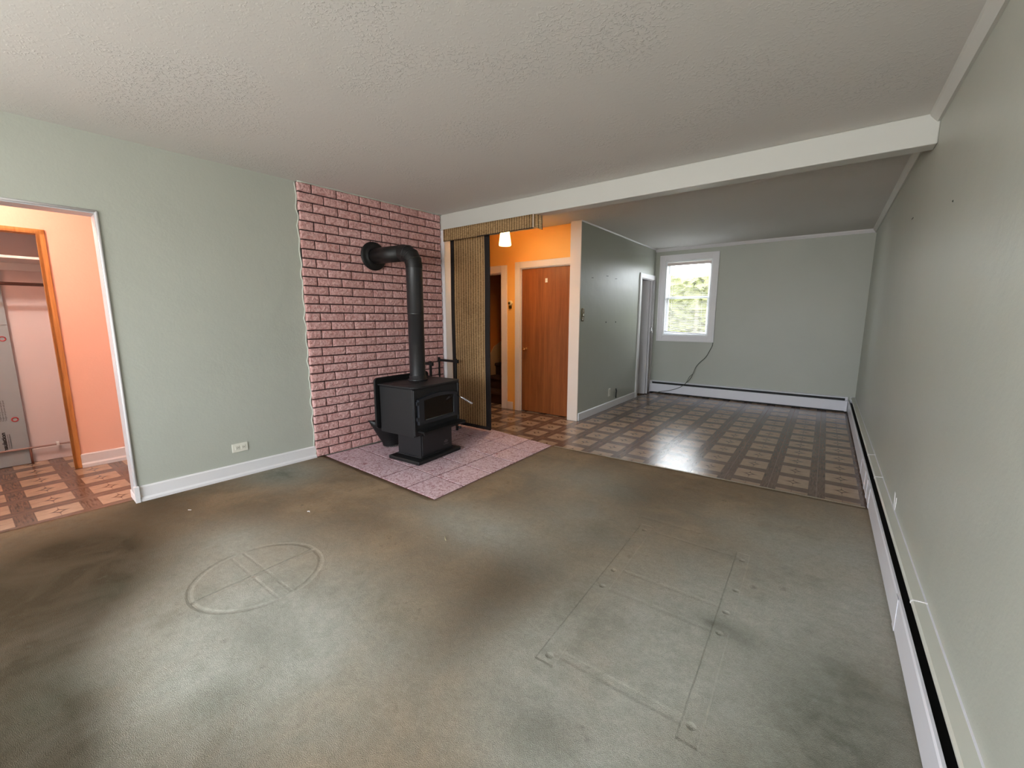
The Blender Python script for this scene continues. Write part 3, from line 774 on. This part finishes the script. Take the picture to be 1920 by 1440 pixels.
# hall lamp
LP = thing('pendant_lamp', 'glowing frosted glass lamp hanging in the orange entry hall', 'lamp', T(-3.155, 4.1, 2.23))
MB().lathe([(0, .21), (.055, .21), (.055, .198), (.02, .19), (.02, .13), (.045, .12), (.045, .09), (0, .09)], n=24).build('lamp_fitting', m_brass, LP)
sh = MB().lathe([(.050, .10), (.056, .05), (.066, -.02), (.073, -.075), (.068, -.085), (.064, -.075), (.058, -.02), (.048, .05), (.044, .10)], n=32)
sh.build('lamp_shade', m_lampglass, LP)

# ------------------------------------------------------------------ partition details
sw = thing('switch_plate', 'ornate brass light switch plate at the edge of the partition wall', 'switch plate', T(PX, 4.73, 1.335))
oc = [(.0, -.042), (.0, .042)]
pl_ = MB().prism([(-.03, -.07), (-.022, -.082), (.0, -.078), (.022, -.082), (.03, -.07), (.036, -.03), (.033, 0), (.036, .03), (.03, .07), (.022, .082), (0, .078), (-.022, .082), (-.03, .07), (-.036, .03), (-.033, 0), (-.036, -.03)], 'x', 0, .008)
pl_.build('plate', m_oldbrass, sw, bevel=.003)
MB().box(.006, .02, -.005, .005, -.014, .012).build('toggle', m_plastic, sw, bevel=.001)
def outlet(name, label, M, horiz):
    t = thing(name, label, 'outlet', M)       # local x out of wall, y along it
    w_, h_ = (.115, .072) if horiz else (.072, .115)
    MB().box(0, .006, -w_/2, w_/2, -h_/2, h_/2).build('cover_plate', m_plastic, t, bevel=.003)
    for k in (-1, 1):
        dy, dz = (k*.021, 0) if horiz else (0, k*.021)
        r = MB().box(.005, .0085, dy-.016, dy+.016, dz-.016, dz+.016).build('socket', m_plastic, t, bevel=.003)
        if horiz: MB().box(.008, .0092, dy-.006, dy+.003, .004, .0065).box(.008, .0092, dy-.006, dy+.003, -.0065, -.004).box(.008, .0092, dy+.006, dy+.010, -.0025, .0025).build('slots', m_slot, r)
        else: MB().box(.008, .0092, -.0065, -.004, dz-.003, dz+.006).box(.008, .0092, .004, .0065, dz-.003, dz+.006).build('slots', m_slot, r)
    return t
outlet('wall_outlet', 'ivory outlet mounted sideways low on the wall left of the bricks', ML @ T(0, -.68, .252), True)
outlet('wall_outlet', 'small square outlet low on the green partition wall', T(PX, 5.62, .235), False)
tag(MB().tube([(.0, .03, .105), (.012, .02, .07), (.014, .0, .0), (.014, 0.004, -.03)], .009, 8).build('cable_end', m_black, M=T(PX+.004, 5.83, .155)), 'short black cable end standing against the partition baseboard', 'cable')
def screw(y, z, r=.006): return MB().lathe([(0, 0), (r, 0), (r*.7, .004), (0, .005)], M=Ry(R_(90)), n=10).build('wall_screw', m_cast, M=T(PX, y, z))
for (y, z, l) in ((5.43, 1.24, 'black screw on the partition, lower pair, left one'), (5.76, 1.24, 'black screw on the partition, lower pair, right one')): tag(screw(y, z, .011), l, 'screw')
def nail(y, z, w=.03): return MB().box(0, .003, -w, w, -.003, .003).build('wall_nail', m_cast, M=T(PX, y, z) @ Rx(R_(4)))
tag(nail(5.43, 1.855), 'dark nail mark high on the partition, middle of three', 'nail'); tag(nail(5.72, 1.84), 'dark nail mark high on the partition, right of three', 'nail'); tag(nail(4.98, 1.80, .022), 'dark nail mark high on the partition, left of three', 'nail')

# closet doorway at partition end
cs = MB()
w_ = .075; t_ = .018
cs.box(PX, PX+t_, CY0-w_, CY0, 0, CZ+w_).box(PX, PX+t_, CY1, BY-.002, 0, CZ+w_).box(PX, PX+t_, CY0, CY1, CZ, CZ+w_)
cs.box(PX-.12, PX, CY0, CY0+.012, 0, CZ).box(PX-.12, PX, CY1-.012, CY1, 0, CZ).box(PX-.12, PX, CY0, CY1, CZ-.012, CZ)
struct(cs.build('trim_14', m_white, bevel=.003), 'white casing around the narrow closet doorway')
BF = bpy.data.objects.new('door_2', None); COL.objects.link(BF); struct(BF, 'half folded pale bifold closet door')
BF.location = (PX-.05, CY1-.02, 0)
m_bif = plain('pale_grey_bifold', (205, 203, 206), .45, .03)
fold = Vector((.095, -.235, 0))
def leaf(a, b, th=.028):
    mb = MB(); d = (b-a).normalized(); nn = Vector((-d.y, d.x, 0))*th/2
    q = [a-nn, b-nn, b+nn, a+nn]
    mb.add([(p.x, p.y, .012) for p in q]+[(p.x, p.y, CZ-.02) for p in q], [(0, 1, 2, 3), (4, 5, 6, 7), (0, 1, 5, 4), (1, 2, 6, 5), (2, 3, 7, 6), (3, 0, 4, 7)]); return mb
a0 = Vector((0, 0, 0)); leaf(a0, fold).build('door_leaf', m_bif, BF, bevel=.002)
l2 = Vector((.0, -.31, 0)); leaf(fold+Vector((-.018, -.012, 0)), fold+Vector((-.1, -.05, 0))*2.2).build('door_leaf', m_bif, BF, bevel=.002)
lp = [(fold.x+.03, fold.y+.045+.025*math.cos(t*2*math.pi/16), 1.10+.045*math.sin(t*2*math.pi/16)) for t in range(17)]
MB().tube(lp, .005, 8).tube([(fold.x+.0, fold.y+.045, 1.145), (fold.x+.03, fold.y+.045, 1.145)], .005, 8).tube([(fold.x, fold.y+.045, 1.055), (fold.x+.03, fold.y+.045, 1.055)], .005, 8).build('door_handle', m_chrome, BF)
tag(MB().box(-.45, 0, 0, .5, 0, .02).build('closet_shelf', m_white, M=T(PX-.2, 6.45, 1.62)), 'grey shelf inside the narrow dining closet', 'shelf')

# ------------------------------------------------------------------ back window
def window(idx, label, x0, x1, z0, z1, yin, yout, rail=None, mull=()):
    wn_ = bpy.data.objects.new('window_%d' % idx, None); COL.objects.link(wn_); struct(wn_, label)
    s = 1 if yout > yin else -1
    wn_.location = ((x0+x1)/2, yin, z0)
    W_, Hh = (x1-x0)/2, z1-z0
    c = .094; t = .016*s
    cs = MB()
    ya, yb = sorted((0, -t))
    cs.box(-W_-c, -W_, ya, yb, -c, Hh+c).box(W_, W_+c, ya, yb, -c, Hh+c).box(-W_, W_, ya, yb, Hh, Hh+c).box(-W_, W_, ya, yb, -c, 0)
    ya2, yb2 = sorted((-.016*s, -.024*s))
    for k in (.07,):
        cs.box(-W_-c, -W_-k, ya2, yb2, -c, Hh+c).box(W_+k, W_+c, ya2, yb2, -c, Hh+c).box(-W_-k, W_+k, ya2, yb2, Hh+k, Hh+c).box(-W_-k, W_+k, ya2, yb2, -c, -k)
    cs.build('window_casing', m_white, wn_, bevel=.003)
    fr = MB(); a, b = sorted((0.0, .12*s)); f = .022
    fr.box(-W_, -W_+f, a, b, 0, Hh).box(W_-f, W_, a, b, 0, Hh).box(-W_+f, W_-f, a, b, Hh-f, Hh).box(-W_+f, W_-f, a, b, 0, f)
    fr.build('window_frame', m_vinyl, wn_, bevel=.002)
    if rail is None:
        a, b = sorted((.06*s, .09*s)); sa = MB()
        for mxx in mull: sa.box(mxx-.03, mxx+.03, a, b, f, Hh-f)
        sa.build('mullion', m_vinyl, wn_)
        MB().box(-W_+f, W_-f, .073*s-.002, .073*s+.002, f, Hh-f).build('pane', m_glass, wn_)
        return wn_
    r = rail-z0
    for (nm, za, zb, ya, yb) in (('lower_sash', f, r+.02, .055, .08), ('upper_sash', r-.02, Hh-f, .085, .11)):
        e = .038
        sa = MB().box(-W_+f, -W_+f+e, ya, yb, za, zb).box(W_-f-e, W_-f, ya, yb, za, zb).box(-W_+f+e, W_-f-e, ya, yb, zb-e, zb).box(-W_+f+e, W_-f-e, ya, yb, za, za+e).build(nm, m_vinyl, wn_, bevel=.002)
        MB().box(-W_+f+e, W_-f-e, (ya+yb)/2-.002, (ya+yb)/2+.002, za+e, zb-e).build('pane', m_glass, sa)
    return wn_
window(1, 'white sash window with casing in the end wall', WX0, WX1, WZ0, WZ1, BY, BY+.12, rail=1.635)
window(2, 'wide picture window behind the viewer', FX0, FX1, FZ0, FZ1, NY, NY-.12, None, (-.55, .55))

window(3, 'unseen window added to the left wall behind the viewer for daylight', -.65, .65, .72, 2.1, 0, .12, None, (0,)).matrix_world = ML @ T(0, -3.75, .72) @ Rz(R_(90))  # added opening, brings extra daylight onto the right wall
# blinds
BL = thing('window_blind', 'white slatted blind with crooked bottom rail in the end wall window', 'blind', T((WX0+WX1)/2, BY+.03, WZ1-.03))
MB().box(-.34, .34, -.018, .018, -.045, 0).build('headrail', plain('beige_white_headrail', (222, 208, 204), .4, .02), BL, bevel=.003)
tilt = R_(3.2)
for i in range(44):
    z = -.062-i*.0245
    a = tilt*(i/43)**3 + .002*math.sin(i*2.1)
    mm = T(0, 0, z-.02*(i/43)**3*0) @ Ry(a) @ Rx(R_(6))
    MB().box(-.336, .336, -.0125, .0125, -.0005, .0005).build('slat', m_slat, BL, M=mm)
MB().box(-.336, .336, -.013, .013, -.008, .008).build('bottom_rail', plain('white_bottom_rail', (214, 214, 216), .4, .02), BL, M=T(0, 0, -.062-44*.0245-.012) @ Ry(tilt), bevel=.003)
for xx in (-.24, .24):
    MB().tube([(xx, -.014, -.04), (xx, -.014, -1.14-xx*.05)], .0012, 5).build('ladder_cord', m_slat, BL)
MB().tube([(-.30, -.02, -.04), (-.296, -.022, -.62)], .004, 6).build('tilt_wand', m_vinyl, BL)

# outside
struct(MB().box(-9, 6, BY+.13, 22, -.5, -.4).build('ground', m_ground), 'lawn outside the end window')
hg = MB(); nx, nz = 90, 40; vs = []; fs = []; rr = random.Random(5)
for j in range(nz+1):
    for i in range(nx+1):
        x = -5.5+i*.085; z = -.45+j*.072
        top_ = 2.22+.10*math.sin(x*1.3)+.05*math.sin(x*5)
        d = rr.uniform(-.09, .09)
        zz = min(z, top_+rr.uniform(-.06, .05)); dep = 0 if z < top_ else min(1.2, (z-top_)*3)
        vs.append((x+rr.uniform(-.03, .03), 10.4+d+dep, zz+rr.uniform(-.02, .02)))
for j in range(nz):
    for i in range(nx): k = j*(nx+1)+i; fs.append((k, k+1, k+nx+2, k+nx+1))
hg.add(vs, fs, False)
hg.box(-5.5, 2.1, 10.7, 11.6, -.45, 2.0)
tag(hg.build('hedge', m_leaf), 'yellow-green hedge outside the end wall window', 'hedge')

# cable from the window corner
cp = [(-1.446, BY-.012, .905), (-1.452, BY-.012, .85), (-1.476, BY-.02, .79), (-1.531, BY-.03, .67), (-1.61, BY-.05, .58), (-1.665, BY-.06, .50), (-1.70, BY-.075, .39), (-1.735, BY-.085, .30), (-1.79, BY-.095, .23), (-1.90, BY-.10, .135), (-2.06, BY-.105, .072), (-2.2, BY-.11, .04), (-2.28, BY-.115, .012)]
def smooth(p, n=6):
    p = [Vector(a) for a in p]; q = []
    for i in range(len(p)-1):
        a, b, c, d = p[max(i-1, 0)], p[i], p[i+1], p[min(i+2, len(p)-1)]
        for k in range(n):
            t = k/n; q.append(.5*((2*b)+(c-a)*t+(2*a-5*b+4*c-d)*t*t+(3*b-a-3*c+d)*t**3))
    return q+[p[-1]]
cbl = MB().tube(smooth(cp), .0045, 8).tube(smooth([(-1.70, BY-.082, .385), (-1.75, BY-.088, .33), (-1.775, BY-.09, .27), (-1.80, BY-.098, .215)]), .004, 8)
tag(cbl.build('cable', m_cord), 'dark cable drooping from the window corner over the heater', 'cable')

# ------------------------------------------------------------------ baseboard heaters
HH = .215; HDp = .072
def heater_profile(d):
    return d
def heater(name, label, M, L, seams, capmat):
    t = thing(name, label, 'baseboard heater', M)     # local x along, y off the wall (negative = into the room)
    MB().box(0, L, -.006, 0, .02, HH).build('back_plate', m_heat, t)
    MB().prism([(-HDp+.004, .022), (-HDp, .028), (-HDp, .158), (-HDp+.004, .166), (-HDp+.012, .166), (-HDp+.012, .160), (-HDp+.006, .156), (-HDp+.006, .022)], 'x', 0, L).build('front_panel', m_heat, t)
    MB().prism([(0, HH), (-.040, HH-.004), (-.046, HH-.010), (-.046, HH-.018), (-.042, HH-.018), (-.040, HH-.010), (0, HH-.008)], 'x', 0, L).build('top_cap', capmat, t)
    MB().box(.0, L, -.05, -.012, .06, .115).build('heating_fins', m_black, t)
    MB().box(.0, L, -.0075, -.006, .12, HH-.012).build('slot_lining', m_black, t)
    MB().box(.0, L, -.056, -.006, .004, .020).box(0, L, -.066, -.006, .120, .135).build('dark_cavity', m_black, t)
    for k in (0, L-.03): MB().box(k, k+.03, -HDp-.003, 0, .018, .165).box(k, k+.03, -.047, 0, .165, HH).build('end_cap', m_heat, t, bevel=.003)
    for k in seams:
        MB().box(k, k+.05, -HDp-.002, -HDp, .024, .166).build('joint_cover', m_heat, t, bevel=.001)
    for k in seams[::2]:
        MB().prism([(0, HH+.002), (-.040, HH-.002), (-.048, HH-.010), (-.048, HH-.018), (0, HH-.010)], 'x', k+.1, k+.108).build('cap_seam', m_white, t)
    return t
heater('baseboard_heater', 'white baseboard heater with black slot along the end wall', T(PX+.02, BY, 0), RX-PX-.02-HDp-.006, [.5, 1.9], m_heat)
hr = heater('baseboard_heater', 'white baseboard heater with black slot running along the right wall', T(RX, BY-.005, 0) @ Rz(R_(-90)), BY-NY-.02, [2.95, 3.35, 3.55, 3.75, 5.15, 6.5], m_heatcap)

# small marks on the right wall
tag(MB().tube([(0, .03, .04), (.0, .015, .03), (.0, 0, -.03), (0, -.035, -.06), (0, -.05, -.02), (0, -.045, .03)], .0022, 6).build('paint_drip', m_white, M=T(RX-.001, 3.14, .26)), 'white raised paint run on the right wall above the heater', 'paint mark')
tag(MB().box(-.002, 0, -.03, .03, -.003, .003).build('wall_nail', m_cast, M=T(RX, 4.09, 1.975)), 'dark nail high on the right wall beyond the beam', 'nail')
tag(MB().lathe([(0, 0), (.006, 0), (0, .004)], M=Ry(R_(-90)), n=8).build('wall_nail', m_cast, M=T(RX, 2.81, 1.82)), 'tiny dark nail in the right wall before the beam', 'nail')

# ------------------------------------------------------------------ hallway closet contents
tag(MB().box(CO, HO-.09, -2.8, -1.46, 1.765, 1.785).box(CO, CO+.02, -2.8, -1.46, 1.70, 1.765).build('closet_shelf', m_white, M=ML, bevel=.002), 'white shelf above the rod in the hallway closet', 'shelf')
tag(MB().tube([(CO+.25, -2.8, 1.575), (CO+.25, -1.455, 1.575)], .014, 14).build('closet_rod', m_rod, M=ML), 'dark wooden hanging rod in the hallway closet', 'closet rod')
FB = thing('foam_board', 'pale blue foam insulation board leaning in the hallway closet', 'insulation board', ML @ T(CO, -1.785, 0))
fb_ = MB().box(.015, .04, -.70, 0, .004, 1.235).box(.015, .04, -.70, 0, 1.238, 1.70)
fbo = fb_.build('board', m_foam, FB, bevel=.001)
def text_obj(s, size, M, mat, parent, name='printed_text', bold=0, sx=1):
    c = bpy.data.curves.new(name, 'FONT'); c.body = s; c.size = size; c.extrude = .0004; c.offset = bold
    c.materials.append(mat); c.space_character = sx
    o = bpy.data.objects.new(name, c); COL.objects.link(o)
    dg = bpy.context.evaluated_depsgraph_get(); me = bpy.data.meshes.new_from_object(o.evaluated_get(dg)); bpy.data.objects.remove(o)
    o = bpy.data.objects.new(name, me); COL.objects.link(o)
    if not me.materials: me.materials.append(mat)
    o.parent = parent; o.matrix_local = M; return o
# text reads upwards on the board face: its baseline runs along +z, glyph tops towards -y
TF = Matrix(((0, 0, 1, 0), (0, -1, 0, 0), (1, 0, 0, 0), (0, 0, 0, 1)))
def tx(s, size, y, z, bold=0): return text_obj(s, size, T(.0405, y, z) @ TF, m_ink, fbo, bold=bold)
# (rotation maps text x -> z, text y -> -y, text z -> x)
tx('Insulation', .034, -.126, .135, .0014).scale = (1.35, 1, 1)
for k in range(3): tx('Extruded polystyrene thermal', .0105, -.124+k*.012, .165)
for k in range(4): tx('Tongue and groove wall panel', .015, -.100-k*.015, .41)
for (yy, zz) in ((-.056, .417), (-.042, 1.12)):
    rg = MB().tube([(.041, yy+.018*math.cos(t*math.pi/10), zz+.018*math.sin(t*math.pi/10)) for t in range(21)], .0045, 6); rg.build('printed_ring', m_red, fbo)
HP = thing('copper_pipe', 'thin painted pipe with clamp along the hallway closet wall', 'pipe', ML @ T(CO+.055, -1.5, .148))
MB().tube([(0, -1.25, .012), (0, .04, -.006)], .008, 10).build('pipe_run', m_copper, HP)
MB().tube([(-.0, -.285, .0), (.0, -.285, -.146)], .008, 10).build('pipe_drop', plain('rusty_pipe', (126, 84, 70), .6, .2, 30), HP)
MB().box(-.045, .012, -.125, -.105, -.014, .014).build('pipe_clamp', m_white, HP, bevel=.003)

# lint and scraps on the carpet
def scrap(name, label, x, y, pts, r, mat, cat):
    tag(MB().tube([(a, b, c) for a, b, c in pts], r, 6).build(name, mat, M=T(x, y, CZ0+.001)), label, cat)
scrap('lint', 'white scrap of lint on the carpet in front of the outlet', -2.68, 1.30, [(0, 0, .002), (.01, .008, .004), (.02, .004, .003)], .003, m_white, 'lint')
scrap('twig', 'pale straw bit on the carpet between hearth and dents', -1.70, 1.62, [(0, 0, .003), (.02, -.02, .005), (.035, -.03, .003)], .0022, plain('straw', (190, 180, 140), .7), 'straw')
scrap('lint', 'tiny white thread on the carpet near the doorway', -3.35, .83, [(0, 0, .002), (.02, .012, .003)], .002, m_white, 'lint')
